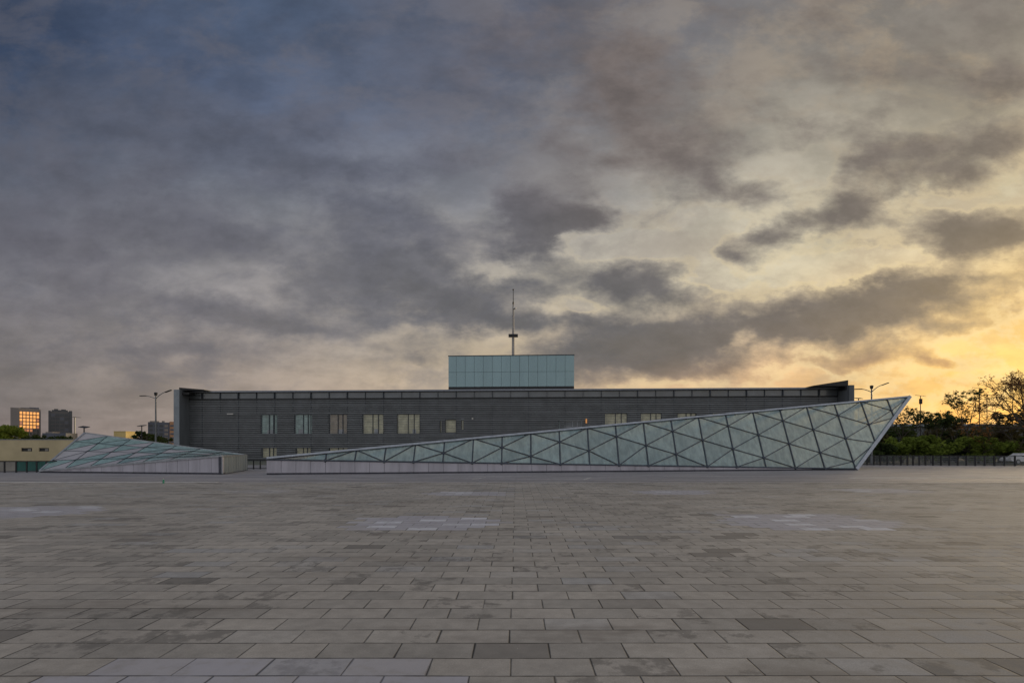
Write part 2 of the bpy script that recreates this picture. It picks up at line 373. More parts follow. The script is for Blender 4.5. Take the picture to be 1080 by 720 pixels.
def glass_skin(name, tint, trans_tint, fr_diff=.35, fr_clear=.12, rough=.09, clear=(.72,.86,.84,1)):
    """fritted structural glass: a reflecting sheet that lets diffuse light through and a little clear light"""
    m = bpy.data.materials.new(name); m.use_nodes = True; q = NG(m.node_tree); q.n.clear()
    o = q.n.new('ShaderNodeOutputMaterial')
    t = q.n.new('ShaderNodeTexCoord').outputs['Object']
    geo = q.n.new('ShaderNodeNewGeometry'); ri = geo.outputs['Random Per Island']
    mp = q.n.new('ShaderNodeMapping'); mp.inputs['Scale'].default_value = (1, 1, .25); q.l.new(t, mp.inputs[0])
    st = q.noise(mp.outputs[0], 2.2, 6, .65); cl = q.noise(t, .5, 4, .6)
    # each pane hangs at its own slight angle
    rv = q.n.new('ShaderNodeVectorMath'); rv.operation = 'SCALE'; rv.inputs[3].default_value = .05
    sb = q.n.new('ShaderNodeVectorMath'); sb.operation = 'SUBTRACT'; q.l.new(q.wn(q.comb(ri, 3., 1.), 'Color'), sb.inputs[0]); sb.inputs[1].default_value = (.5,.5,.5)
    q.l.new(sb.outputs[0], rv.inputs[0])
    ad = q.n.new('ShaderNodeVectorMath'); ad.operation = 'ADD'; q.l.new(rv.outputs[0], ad.inputs[0]); q.l.new(geo.outputs['Normal'], ad.inputs[1])
    nm = q.n.new('ShaderNodeVectorMath'); nm.operation = 'NORMALIZE'; q.l.new(ad.outputs[0], nm.inputs[0]); N = nm.outputs[0]
    gl = q.n.new('ShaderNodeBsdfGlossy'); gl.inputs['Roughness'].default_value = rough; gl.inputs['Color'].default_value = (.62,.74,.76,1); q.l.new(N, gl.inputs['Normal'])
    k = q.m('MULTIPLY', q.mr(st, .3, .7, .8, 1.25), q.mr(ri, 0., 1., .85, 1.15, False))
    dc = q.mixc(1., tint, q.comb(k, k, k), 'MULTIPLY')
    df = q.n.new('ShaderNodeBsdfDiffuse'); q.l.new(dc, df.inputs['Color'])
    tl = q.n.new('ShaderNodeBsdfTranslucent'); q.l.new(q.mixc(1., trans_tint, q.comb(k, k, k), 'MULTIPLY'), tl.inputs['Color'])
    tp = q.n.new('ShaderNodeBsdfTransparent'); tp.inputs['Color'].default_value = clear
    def mx(f, a, b):
        n = q.n.new('ShaderNodeMixShader'); q.put(n.inputs[0], f); q.l.new(a, n.inputs[1]); q.l.new(b, n.inputs[2]); return n.outputs[0]
    s = mx(fr_diff, tl.outputs[0], df.outputs[0])
    s = mx(q.mr(cl, .3, .7, fr_clear*.7, min(1., fr_clear*1.3)), s, tp.outputs[0])
    lw = q.n.new('ShaderNodeLayerWeight'); lw.inputs['Blend'].default_value = .5
    s = mx(q.m('MULTIPLY_ADD', q.m('POWER', lw.outputs['Facing'], 4.), .85, .10, clamp=True), s, gl.outputs[0])
    q.l.new(s, o.inputs[0])
    return m

def leaf_mat(name, c1, c2, trans=.35):
    m = bpy.data.materials.new(name); m.use_nodes = True; q = NG(m.node_tree); q.n.clear()
    o = q.n.new('ShaderNodeOutputMaterial')
    ri = q.n.new('ShaderNodeNewGeometry').outputs['Random Per Island']
    t = q.n.new('ShaderNodeTexCoord').outputs['Object']
    f = q.m('ADD', q.m('MULTIPLY', ri, .6), q.m('MULTIPLY', q.noise(t, .9, 3), .5), clamp=True)
    c = q.mixc(f, c1, c2)
    df = q.n.new('ShaderNodeBsdfDiffuse'); q.l.new(c, df.inputs[0]); tl = q.n.new('ShaderNodeBsdfTranslucent'); q.l.new(c, tl.inputs[0])
    mx = q.n.new('ShaderNodeMixShader'); mx.inputs[0].default_value = trans
    q.l.new(df.outputs[0], mx.inputs[1]); q.l.new(tl.outputs[0], mx.inputs[2]); q.l.new(mx.outputs[0], o.inputs[0])
    return m

M = dict(
 paver = paver_material(),
 slab = slab_material('grey_paving', (.235,.225,.232), 1.2),
 earth = mat('dusty_earth', (.07,.075,.05), .95, var=.35, nscale=.05),
 kerb = mat('pale_kerb_stone', (.46,.45,.44), .8, var=.2, nscale=1.5),
 drain = mat('dark_drain', (.07,.07,.075), .6, var=.2),
 steel = mat('dark_steel', (.030,.038,.052), .4, .3, var=.2),
 lightsteel = mat('grey_steel_frame', (.30,.32,.35), .4, .5, var=.15),
 plinth = mat('plinth_panel', (.37,.36,.405), .42, .15, var=.15, nscale=1.2, streak=True),
 plinth_end = mat('plinth_end_panel', (.215,.25,.275), .5, .1, var=.12, nscale=1.2, streak=True),
 base = mat('dark_base', (.045,.048,.065), .7, var=.3),
 glass = glass_skin('fritted_glass', (.14,.31,.39), (.97,.97,.80), .35, .14),
 backglass = glass_skin('rear_glass', (.15,.19,.19), (.80,.80,.70), .05, .92, .09, (.96,.95,.90,1)),
 tealglass = glass_skin('teal_glass', (.27,.38,.36), (.30,.50,.45), .85, .03, .2),
 frit = mat('pale_fritted_panel', (.33,.32,.335), .35, 0, var=.1, nscale=.8),
 clad = mat('charcoal_cladding', (.095,.104,.112), .45, .2, var=.22, nscale=.35, streak=False),
 slat = mat('grey_louvre_metal', (.165,.178,.19), .5, 0, var=.18, nscale=.6),
 band = mat('upper_band_glass', (.12,.135,.15), .25, .2, var=.15, nscale=.3, coat=.4),
 coping = mat('roof_coping', (.22,.24,.28), .4, .4, var=.1),
 concrete = mat('end_wall_concrete', (.095,.105,.115), .7, 0, var=.2, nscale=.7, streak=True),
 concrete_edge = mat('end_wall_edge', (.21,.24,.27), .6, 0, var=.12, nscale=.6),
 soffit = mat('black_soffit', (.012,.012,.013), .6, var=.2),
 pent = mat('teal_panel', (.22,.33,.36), .22, .35, var=.07, nscale=.5, coat=.3, streak=True),
 joint = mat('panel_joint', (.06,.09,.10), .6),
 win_beige = mat('window_blind_beige', (.47,.46,.33), .35, 0, var=.22, nscale=1.4, coat=.6),
 win_teal = mat('window_blind_teal', (.27,.38,.37), .3, 0, var=.25, nscale=1.4, coat=.7),
 win_rose = mat('window_blind_rose', (.30,.26,.21), .35, 0, var=.2, nscale=1.4, coat=.6),
 white = mat('weathered_white', (.55,.53,.50), .5, 0, var=.15),
 mastgrey = mat('mast_paint', (.30,.28,.26), .5, 0, var=.15),
 pole = mat('galvanised_pole', (.14,.15,.16), .45, .4, var=.15),
 black = mat('black_metal', (.015,.016,.018), .5, .2, var=.2),
 cream = mat('cream_render', (.43,.36,.22), .85, 0, var=.1, nscale=.4, bump=.2),
 tank = mat('ochre_render', (.52,.40,.17), .85, 0, var=.1, nscale=.5),
 tower = mat('tower_concrete', (.21,.185,.17), .8, 0, var=.12, nscale=.05),
 tower_d = mat('tower_dark_glass', (.045,.052,.065), .3, .1, var=.2, nscale=.08),
 tower_d2 = mat('tower_slate', (.085,.085,.092), .6, 0, var=.15, nscale=.08),
 tower_b = mat('tower_blue_grey', (.075,.085,.115), .5, 0, var=.2, nscale=.08),
 tower_o = mat('tower_ochre', (.40,.22,.12), .7, 0, var=.2, nscale=.1),
 glint1 = emit('sunset_reflection_window', (1,.42,.10), 1.05), glint2 = emit('dim_reflection_window', (1,.36,.14), .42),  # sunset reflections on panes imitated by orange emission, no lamps inside
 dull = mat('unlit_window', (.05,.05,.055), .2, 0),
 amber = emit('amber_lamp', (1,.4,.08), .45),
 bark = mat('bark', (.055,.045,.036), .9, var=.3, nscale=4),
 leaf_g = leaf_mat('leaves_green', (.055,.085,.014), (.19,.24,.045)),
 leaf_d = leaf_mat('leaves_dark', (.022,.034,.014), (.060,.080,.028)),
 leaf_b = leaf_mat('leaves_brown', (.045,.042,.022), (.10,.085,.04)),
 leaf_o = leaf_mat('leaves_orange', (.10,.055,.025), (.30,.15,.06), .6),
 carwhite = mat('white_car_paint', (.62,.63,.66), .25, 0, var=.03, coat=.8),
 carglass = mat('car_glass', (.02,.025,.03), .06, 0, var=.05, spec=.8),
 tyre = mat('tyre_rubber', (.02,.02,.02), .8, var=.1),
 greenp = mat('green_plastic', (.03,.22,.13), .35, 0, var=.1),
 pane_t = glass_skin('green_pane', (.03,.13,.11), (.05,.22,.18), .7, .15, .1),
 pane_g = mat('grey_pane', (.20,.19,.17), .4, 0, var=.2, nscale=1.),
)

# ------------------------------------------------------------------ setting
b = MB(); b.face([(-2500,-300,-.02),(2500,-300,-.02),(2500,3500,-.02),(-2500,3500,-.02)]); struct('ground', b, M['earth'])
Y1 = 31.4
b = MB(); b.face([(-60,-25,0),(60,-25,0),(60,Y1,0),(-60,Y1,0)]); struct('plaza', b, M['paver'])
b = MB(); b.face([(-75,Y1,0),(90,Y1,0),(90,63,0),(-75,63,0)]); struct('far_paving', b, M['slab'])
b = MB(); b.box((-60,31.45,-.01),(-18.6,31.72,.010)); struct('pale_edge_strip', b, M['kerb'])
b = MB(); b.hexa([(23.6,35.7,-.01),(62,37.0,-.01),(62,37.5,-.01),(23.6,36.05,-.01),(23.6,35.7,.012),(62,37.0,.012),(62,37.5,.012),(23.6,36.05,.012)]); struct('pale_edge_strip', b, M['kerb'])
b = MB(); b.box((-60,32.6,-.01),(60,32.75,.006)); struct('drain_channel', b, M['drain'])
b = MB()
for (x0, y0, x1, y1) in ((-6,37.5,3,37.62),(4.5,33.7,5.4,36.4),(-3,34.4,-2.2,36.6),(11,37.9,16,38.1)):
    b.bar((x0,y0,.006),(x1,y1,.006),.1,.008,(0,0,1))
struct('worn_paving_marks', b, M['kerb'])

# ------------------------------------------------------------------ the long glass wedge
VP = (556., -560.)
def line_y(p, q, x): return p[1]+(q[1]-p[1])*(x-p[0])/(q[0]-p[0])
A0 = gp(281, 500.4); A1 = gp(903, 495.5)
def vplane(px):                        # point of the plinth's front line seen at column px
    d = (A1-A0); k = (px-CX)/F         # A0.x+s dx = k (A0.y + s dy)
    s = (k*A0.y - A0.x)/(d.x - k*d.y); return A0+d*s
def on_plinth(px, py): Y = vplane(px).y; return at(px, py, Y)
BL, BR = (281, 484.6), (903, 494.3)
P0, P1 = on_plinth(*BL), on_plinth(*BR)
up = Vector(((VP[0]-CX)/F, 1, (HY-VP[1])/F)).normalized()
n_face = (P1-P0).cross(up).normalized()
if n_face.y > 0: n_face = -n_face
CAMP = Vector((0,0,EYE))
def on_face(px, py, P=P0, n=n_face):
    d = at(px, py, 1.) - CAMP; return CAMP + d*((P-CAMP).dot(n)/d.dot(n))
TOPL, TIP, RB = (281.5, 483.4), (959.2, 418.3), (903, 494.3)
def isect(p1, p2, p3, p4):
    x1,y1=p1; x2,y2=p2; x3,y3=p3; x4,y4=p4; D_=(x1-x2)*(y3-y4)-(y1-y2)*(x3-x4)
    a=x1*y2-y1*x2; c=x3*y4-y3*x4
    return ((a*(x3-x4)-(x1-x2)*c)/D_, (a*(y3-y4)-(y1-y2)*c)/D_)
chains = []
for i in range(0, 23):
    bp = (281+31.*i + (1.4 if i >= 20 else 0), 0); bp = (bp[0], line_y(BL, BR, bp[0]))
    top = isect(bp, VP, TOPL, TIP)
    if i > 20: bot = isect(bp, VP, RB, TIP)
    else: bot = bp
    if i == 0: chains.append([(-1, TOPL), (99, BL)]); continue
    L = bot[1]-top[1]; ch = []
    lev = 0 if i % 2 else 1
    if lev == 1: ch.append((-1, 0.))
    while True:
        d = lev*12.1
        if d > L-6.5: break
        ch.append((lev, d)); lev += 2
    ch.append((lev, L))
    pts = [(l, (top[0]+(bot[0]-top[0])*d/L, top[1]+(bot[1]-top[1])*d/L)) for l, d in ch]
    chains.append(pts)
chains.append([(0, TIP)])
tris, edges = [], []
for A, B in zip(chains[:-1], chains[1:]):
    i = j = 0; edges.append((A[0][1], B[0][1], 'top'))
    while i < len(A)-1 or j < len(B)-1:
        adv_a = j == len(B)-1 or (i < len(A)-1 and A[i+1][0] <= B[j+1][0])
        if adv_a: tris.append((A[i][1], A[i+1][1], B[j][1])); i += 1
        else: tris.append((A[i][1], B[j+1][1], B[j][1])); j += 1
        last = (i == len(A)-1 and j == len(B)-1)
        edges.append((A[i][1], B[j][1], 'bottom' if last else 'diag'))
    # columns
for ch in chains[1:-1]: edges.append((ch[0][1], ch[-1][1], 'col'))

wedge = thing('glass_wedge_canopy', 'long glass wedge of triangular panes rising to a pointed tip at the right', 'glass structure', (A0.x, A0.y, 0))
WB = (A0.x, A0.y, 0)
gm = MB()
for t_ in tris:
    p = [on_face(*q)+n_face*(-.03) for q in t_]; c = (p[0]+p[1]+p[2])/3
    if (p[1]-p[0]).cross(p[2]-p[0]).dot(n_face) < 0: p.reverse()
    gm.face([c+(q-c)*.998 for q in p])
rel(gm, WB).build('glass_panes', M['glass'], wedge)
gr = MB(); nodes_ = set()
for (p, q, k) in edges:
    a, c = on_face(*p), on_face(*q)
    if k in ('top', 'bottom'): continue
    wd, dp = (.11, .09) if k == 'col' else (.08, .06)
    if (a-c).length > .2: gr.bar(a, c, wd, dp, n_face)
    if k == 'diag': nodes_.add(p); nodes_.add(q)
for p in nodes_:
    a = on_face(*p); gr.tube(a-n_face*.05, a+n_face*.08, .125, n=10)
rel(gr, WB).build('mullion_lattice', M['steel'], wedge)
PT, PL, PR = on_face(*TIP), on_face(*TOPL), on_face(*RB)
fr = MB(); fr.bar(PL, PT, .16, .24, n_face); rel(fr, WB).build('ridge_rail', M['lightsteel'], wedge)
fr = MB(); fr.bar(PR+(PR-PT).normalized()*.1, PT, .30, .34, n_face); rel(fr, WB).build('raking_edge_beam', M['lightsteel'], wedge)
fr = MB(); fr.bar(P0, P1, .10, .14, n_face); rel(fr, WB).build('sill_rail', M['steel'], wedge)
# rear faces: ridge down to a rear base line seven metres back
ddir = (A1-A0).normalized(); nb = Vector((-ddir.y, ddir.x, 0))
Q0, Q1 = A0+nb*5.2+ddir*2, A1+nb*8.5-ddir*.5
Q0.z = .5; Q1.z = .05
bk = MB()
NS = 12
for i in range(NS):
    u0, u1 = i/NS, (i+1)/NS
    a, b_, c, d = PL.lerp(PT, u0), PL.lerp(PT, u1), Q0.lerp(Q1, u1), Q0.lerp(Q1, u0)
    bk.face([a, b_, c]); bk.face([a, c, d])
bk.face([PT, PR, Q1]); rel(bk, WB).build('rear_glazing', M['backglass'], wedge)
rb = MB(); nrm = (PT-PL).cross(Q1-PL).normalized()
for i in range(0, NS+1):
    a, d = PL.lerp(PT, i/NS), Q0.lerp(Q1, i/NS); rb.bar(a-nrm*.02, d-nrm*.02, .12, .2, nrm)
    if i < NS: rb.bar(PL.lerp(PT, (i+1)/NS), d, .09, .14, nrm)
rb.bar(PT, Q1, .16, .2, nrm); rb.bar(Q0, Q1, .16, .3, nrm)
rel(rb, WB).build('rear_lattice', M['steel'], wedge)
# plinth of upright panels on a dark base
pl = MB(); N_P = 40
for i in range(N_P):
    xa, xb = 281+622*i/N_P, 281+622*(i+1)/N_P
    a, c = vplane(xa), vplane(xb); d = (c-a).normalized(); a = a+d*.012; c = c-d*.012
    za, zc_ = on_plinth(xa, line_y(BL, BR, xa)).z-.02, on_plinth(xb, line_y(BL, BR, xb)).z-.02
    o_ = nb*.12
    if min(za, zc_) < .16: continue
    pl.hexa([a+Vector((0,0,.13)), c+Vector((0,0,.13)), c+o_+Vector((0,0,.13)), a+o_+Vector((0,0,.13)),
             a+Vector((0,0,za)), c+Vector((0,0,zc_)), c+o_+Vector((0,0,zc_)), a+o_+Vector((0,0,za))])
rel(pl, WB).build('plinth_panels', M['plinth'], wedge)
pk = MB(); b0 = nb*.06
for (s, e, z1) in ((A0, A1, .135),):
    pk.hexa([s+b0, e+b0, e+nb*.5, s+nb*.5, s+b0+Vector((0,0,z1)), e+b0+Vector((0,0,.10)), e+nb*.5+Vector((0,0,.10)), s+nb*.5+Vector((0,0,z1))])
    pk.hexa([s+nb*.14+Vector((0,0,z1)), e+nb*.14+Vector((0,0,.11)), e+nb*.3+Vector((0,0,.11)), s+nb*.3+Vector((0,0,z1)),
             P0+nb*.14-Vector((0,0,.05)), P1+nb*.14-Vector((0,0,.03)), P1+nb*.3-Vector((0,0,.03)), P0+nb*.3-Vector((0,0,.05))])
rel(pk, WB).build('dark_plinth_base', M['base'], wedge)
ew = MB(); ew.hexa([A0+nb*.14, A0+nb*5.2+ddir*2, A0+nb*5.2+ddir*2.15, A0+nb*.14+ddir*.15, P0+nb*.14-Vector((0,0,.03)), Q0, Q0+ddir*.15, P0+nb*.14+ddir*.15-Vector((0,0,.03))])
rel(ew, WB).build('end_wall', M['plinth_end'], wedge)

# ------------------------------------------------------------------ the small glass wedge on the left
L0, F0, K0 = gp(42, 498.2), gp(235, 500.1), gp(261, 495.7)
LT = at(42, 496.2, L0.y); FT = at(234.8, 480.6, F0.y); KT = at(260, 479.8, K0.y); AT = at(89.5, 456.4, 48.5)
BKW = Vector((AT.x-.5, AT.y+3.5, 0)); BK2 = Vector((K0.x*1.09-.5, K0.y*1.07, 0))
sw = thing('small_glass_wedge', 'low glass wedge with teal and pale grey panes peaking at the left', 'glass structure', (F0.x, F0.y, 0))
SB = (F0.x, F0.y, 0)
NC, NR = 7, 4
def surf(u, v):                       # u along, v from base edge up to ridge
    lo = LT.lerp(FT, u)
    hi_ = AT.lerp(KT, u**1.0)
    return lo.lerp(hi_, v)
gt, gf, gl_ = MB(), MB(), MB()
rnd = random.Random(4)
tl_, ed_ = [], []
grid = [[surf(i/NC, j/NR) for j in range(NR+1)] for i in range(NC+1)]
for i in range(NC):
    for j in range(NR):
        a, b_, c, d = grid[i][j], grid[i+1][j], grid[i+1][j+1], grid[i][j+1]
        for tri, kind in (((a, b_, c), 0), ((a, c, d), 1)):
            cc = (tri[0]+tri[1]+tri[2])/3; nn = (tri[1]-tri[0]).cross(tri[2]-tri[0]).normalized()
            if nn.z < 0: nn = -nn
            pale = (kind == 0 and j == 0) or (kind == 1 and j == 1 and i < 4) or (kind == 0 and j == 2 and i < 3) or rnd.random() < .14
            (gf if pale else gt).face([cc+(q-cc)*.985 for q in tri])
        nn = (b_-a).cross(d-a).normalized()
        gl_.bar(a, c, .035, .05, nn)
        if j > 0: gl_.bar(a, b_, .03, .05, nn)
        if i > 0: gl_.bar(a, d, .04, .06, nn)
for (i, j) in [(i, j) for i in range(1, NC) for j in range(1, NR)]:
    nn = (grid[i+1][j]-grid[i][j]).cross(grid[i][j+1]-grid[i][j]).normalized(); gl_.tube(grid[i][j], grid[i][j]+nn*.06, .07, n=8)
rel(gt, SB).build('teal_panes', M['tealglass'], sw)
rel(gf, SB).build('pale_panes', M['frit'], sw)
rel(gl_, SB).build('mullion_lattice', M['steel'], sw)
e_ = MB()
for a, c in ((LT, FT), (FT, KT), (AT, KT), (LT, AT)): e_.bar(a, c, .14, .14, (0,0,1))
rel(e_, SB).build('edge_rails', M['lightsteel'], sw)
bk = MB(); bk.face([AT, KT, BK2]); bk.face([AT, BK2, BKW]); bk.face([AT, BKW, LT]); bk.face([LT, BKW, L0]); bk.face([KT, K0, BK2]); rel(bk, SB).build('rear_glazing', M['tealglass'], sw)
pl = MB(); dd = (F0-L0).normalized(); nf = Vector((-dd.y, dd.x, 0)); NP = 17
for i in range(NP):
    u0, u1 = i/NP, (i+1)/NP
    a, c = L0.lerp(F0, u0)+dd*.012, L0.lerp(F0, u1)-dd*.012
    za, zc_ = LT.lerp(FT, u0).z-.03, LT.lerp(FT, u1).z-.03
    if za < .17: za = .17
    if zc_ < .2: continue
    Z = lambda z: Vector((0,0,z))
    pl.hexa([a+Z(.13), c+Z(.13), c+nf*.1+Z(.13), a+nf*.1+Z(.13), a+Z(za), c+Z(zc_), c+nf*.1+Z(zc_), a+nf*.1+Z(za)])
rel(pl, SB).build('plinth_panels', M['plinth'], sw)
pl = MB(); d2 = (K0-F0).normalized(); n2 = Vector((d2.y, -d2.x, 0)); NP = 10
for i in range(NP):
    u0, u1 = i/NP, (i+1)/NP; a, c = F0.lerp(K0, u0)+d2*.03, F0.lerp(K0, u1)-d2*.03; z0, z1 = FT.lerp(KT, u0).z-.03, FT.lerp(KT, u1).z-.03
    pl.hexa([a+Z(.05)-n2*.1, a+Z(.05), c+Z(.05), c+Z(.05)-n2*.1, a+Z(z0)-n2*.1, a+Z(z0), c+Z(z1), c+Z(z1)-n2*.1])
rel(pl, SB).build('end_panels', M['plinth_end'], sw)
pk = MB(); 
pk.hexa([L0+nf*.05, F0+nf*.05-dd*.06, F0+nf*.4-dd*.1, L0+nf*.4, L0+nf*.05+Z(.10), F0+nf*.05-dd*.06+Z(.14), F0+nf*.4-dd*.1+Z(.14), L0+nf*.4+Z(.10)])
pk.hexa([F0+nf*.14-dd*.12, F0+nf*.3-dd*.3, L0+nf*.3, L0+nf*.14, FT+nf*.14-dd*.12-Z(.06), FT+nf*.3-dd*.3-Z(.06), LT+nf*.3-Z(.06), LT+nf*.14-Z(.06)])
pk.hexa([F0-n2*.14, K0-n2*.14, K0-n2*.3, F0-n2*.3, FT-n2*.14-Z(.06), KT-n2*.14-Z(.06), KT-n2*.3-Z(.06), FT-n2*.3-Z(.06)])
rel(pk, SB).build('dark_plinth_base', M['base'], sw)

# ------------------------------------------------------------------ the long louvred building
FL = Vector(((199-CX)/F*84.5, 84.5, 0)); FR = Vector(((884-CX)/F*79.2, 79.2, 0))
fd = (FR-FL); WID = fd.length; fd.normalize(); ang = math.atan2(fd.y, fd.x); fn = Vector((-fd.y, fd.x, 0))
bld = thing('louvred_building', 'long charcoal building with horizontal louvres behind the glass wedges', 'building', tuple(FL), ang)
def fs(px, off=0.):                   # distance along facade of column px, on a plane off metres behind the front
    P = FL+fn*off; k = (px-CX)/F; return (k*P.y-P.x)/(fd.x-k*fd.y)
def fz(px, py, off=0.):
    P = FL+fn*off+fd*fs(px, off); return EYE+(HY-py)/F*P.y
H_ = 11.6
wins_top = [(274,291.5,'win_teal'),(309.5,328.5,'win_teal'),(346,365.5,'win_rose'),(381.5,404,'win_beige'),(418,442.5,'win_beige'),
            (638,662,'win_beige'),(676,698.5,'win_beige'),(715,735,'win_beige'),(752,772,'win_beige'),(789,806,'win_beige')]
wins_small = [(463.5,465.5,456,443,'win_beige'),(469,481,456,442,'win_beige'),(486,489,453,442.5,'win_beige'),(589,591,456,443,'win_teal'),(595,614,450,443.5,'slat')]
wins_low = [(275,291,'win_beige'),(311,327,'win_beige'),(346,366,'win_beige'),(383,404,'win_beige')]
holes = []
for a, c, m_ in wins_top: holes.append((fs(a), fs(c), 4.45, 7.72, m_))
for a, c, y0, y1, m_ in wins_small: holes.append((fs(a), fs(c), fz(a, y0), fz(a, y1), m_))
for a, c, m_ in wins_low: holes.append((fs(a), fs(c), .5, 2.2, m_))
# body
b = MB(); b.box((0, 1.6, 0), (WID, 18, H_-.05)); b.box((0, .5, 0), (.3, 1.61, H_-.3)); b.box((WID-.3, .5, 0), (WID, 1.61, H_-.3)); b.build('body', M['clad'], bld)
# cladding skin cut round the windows
def cut_rects(x0, x1, z0, z1, hs):
    xs = sorted({x0, x1, *[max(x0, min(x1, h[0])) for h in hs], *[max(x0, min(x1, h[1])) for h in hs]})
    for a, c in zip(xs[:-1], xs[1:]):
        if c-a < 1e-4: continue
        mid = (a+c)/2; blk = sorted([(h[2], h[3]) for h in hs if h[0] < mid < h[1]])
        z = z0
        for (p, q) in blk:
            if p > z+1e-4: yield a, c, z, min(p, z1)
            z = max(z, q)
            if z >= z1: break
        if z < z1-1e-4: yield a, c, z, z1
b = MB()
for a, c, z, zz in cut_rects(0, WID, 0, 10.15, holes): b.box((a, .35, z), (c, .5, zz))
b.build('wall_skin', M['clad'], bld)
b = MB(); rl = random.Random(2)
z = .3; k = 0
while z < 10.0:
    hgt = .09 if k % 4 else .14
    for a, c, q, qq in cut_rects(0.02, WID-.02, z, z+hgt, [h for h in holes if h[2]-.02 < z < h[3]]):
        b.hexa([(a,.16,q),(c,.16,q),(c,.32,q+.04),(a,.32,q+.04),(a,.16,q+hgt),(c,.16,q+hgt),(c,.32,q+hgt+.05),(a,.32,q+hgt+.05)])
    z += .31 + rl.uniform(-.02, .02); k += 1
b.build('louvres', M['slat'], bld)
b = MB(); b.box((0, .32, 10.32), (WID, .42, 11.25)); b.build('upper_glass_band', M['band'], bld)
b = MB(); b.box((-.02, .1, 10.15), (WID+.02, .5, 10.31)); b.box((-.02, .15, 11.25), (WID+.02, .5, 11.36)); b.build('band_rail', M['black'], bld)
b = MB(); b.box((-.05, -.05, 11.36), (WID+.05, 2.2, H_)); b.build('roof_coping', M['coping'], bld)
b = MB()
px = 212.
while px < 870:
    s = fs(px); b.box((s-.05, .02, 10.33), (s+.05, .30, 11.24)); 
    for (a, c, z, zz) in cut_rects(s-.04, s+.04, .3, 10.12, [h for h in holes if h[2] < 4]): b.box((a+.015, .20, z), (c-.015, .34, zz))
    s2_ = fs(px+19.2); b.box((s2_-.02, .1, 10.33), (s2_+.02, .30, 11.24)); b.box((s2_-.015, .24, 7.9), (s2_+.015, .34, 10.12))
    px += 38.4
b.build('facade_posts', M['steel'], bld)
for (a, c, z0, z1, m_) in holes:
    f_ = MB(); t_ = .07
    f_.box((a, .38, z0), (a+t_, .62, z1)); f_.box((c-t_, .38, z0), (c, .62, z1)); f_.box((a+t_, .38, z0), (c-t_, .62, z0+t_)); f_.box((a+t_, .38, z1-t_), (c-t_, .62, z1))
    if c-a > 2:
        for u in (.48, .74): xx = a+(c-a)*u; f_.box((xx-.05, .42, z0+t_), (xx+.05, .60, z1-t_))
    wobj = f_.build('window', M['lightsteel'] if m_ == 'slat' else M['steel'], bld)
    p_ = MB(); p_.box((a+t_, .56, z0+t_), (c-t_, .58, z1-t_)); p_.build('pane', M[m_], wobj)
    zz_ = z0+.3; q_ = 0
    lw_ = MB()
    while zz_ < z1-.1: lw_.box((a, .05, zz_), (c, .10, zz_+.04)); zz_ += .40
    lw_.box((a+.3,.055,z0),(a+.34,.095,z1)); lw_.build('louvre_wires', M['slat'], wobj)
    if c-a > 2 and z0 > 4 and m_ != 'slat':
        xx = rl.uniform(a+.3, c-1.2); d_ = MB(); d_.box((xx, .535, z0+t_), (xx+rl.uniform(.5,1.), .555, z0+rl.uniform(.4,.8))); d_.build('sill_clutter', M['lightsteel'], wobj)
b = MB(); b.box((fs(239.5), -.04, fz(240,436.8)), (fs(246), .0, fz(240,435.9))); b.build('pale_strip_lamp', M['white'], bld)
b = MB(); s = fs(618.6); b.box((s-.14, .0, fz(618,446)), (s+.08, .1, fz(618,441.5))); b.build('amber_wall_lamp', M['amber'], bld)
b = MB(); s = fs(498.3); b.box((s-.12, .0, fz(498,441.8)), (s+.12, .1, fz(498,440.4))); b.build('white_wall_lamp', M['white'], bld)
# end walls and the roof tips
for side, (x0, x1, fwd) in (('l', (-.95, -.03, 2.2)), ('r', (WID+.05, WID+.78, 2.8))):
    b = MB(); b.box((x0, -fwd+.12, 0), (x1, 16, H_)); w_ = b.build('end_wall', M['concrete'], bld)
    b = MB(); b.box((x0, -fwd, 0), (x1, -fwd+.12, H_)); b.build('wall_edge', M['concrete_edge'] if side == 'l' else M['concrete'], w_)
b = MB()
def tip(xi, xo, rise, y0):
    b.hexa([(xi, y0, H_-.02),(xo, y0, H_-.05),(xo, 9, H_-.05),(xi, 9, H_-.02),(xi, y0, H_+.05),(xo, y0, H_+rise),(xo, 9, H_+rise),(xi, 9, H_+.05)])
tip(3.7, -.55, .42, -1.5); b.build('roof_tip', M['soffit'], bld)
b = MB(); b.box((-.03, -1.6, H_-.75), (1.2, -.2, H_-.45)); b.build('roof_beam', M['soffit'], bld)
b = MB(); tip(WID-4.8, WID+.35, .85, -2.0); b.build('roof_tip', M['soffit'], bld)
b = MB(); b.box((WID-.1, -2.2, H_-.6), (WID+.05, -.2, H_-.0)); b.build('roof_beam', M['soffit'], bld)
# rooftop volume of teal panels
o = 1.0; xa, xb = fs(473, o), fs(605.5, o); zt = fz(540, 374.3, o); zb = H_-.2
b = MB(); b.box((xa+.05, o+.08, zb), (xb-.05, o+11, zt-.1)); vol = b.build('rooftop_volume', M['joint'], bld)
b = MB(); NCOL = 14; ww = (xb-xa)/ (NCOL-.15)
xs = [xa]+[xa+ww*.87+ww*i for i in range(NCOL-1)]+[xb]
zm = fz(540, 392, o)
for a, c in zip(xs[:-1], xs[1:]):
    b.box((a+.02, o, zb+.75), (c-.02, o+.07, zm-.02)); b.box((a+.02, o, zm+.02), (c-.02, o+.07, zt-.12))
b.box((xb-.05, o+.02, zb+.5), (xb, o+11, zt-.12)); b.box((xa, o+.02, zb+.5), (xa+.05, o+11, zt-.12))
b.build('cladding_panels', M['pent'], vol)
b = MB(); b.box((xa-.06, o-.06, zt-.12), (xb+.06, o+11, zt)); b.build('parapet_cap', M['steel'], vol)
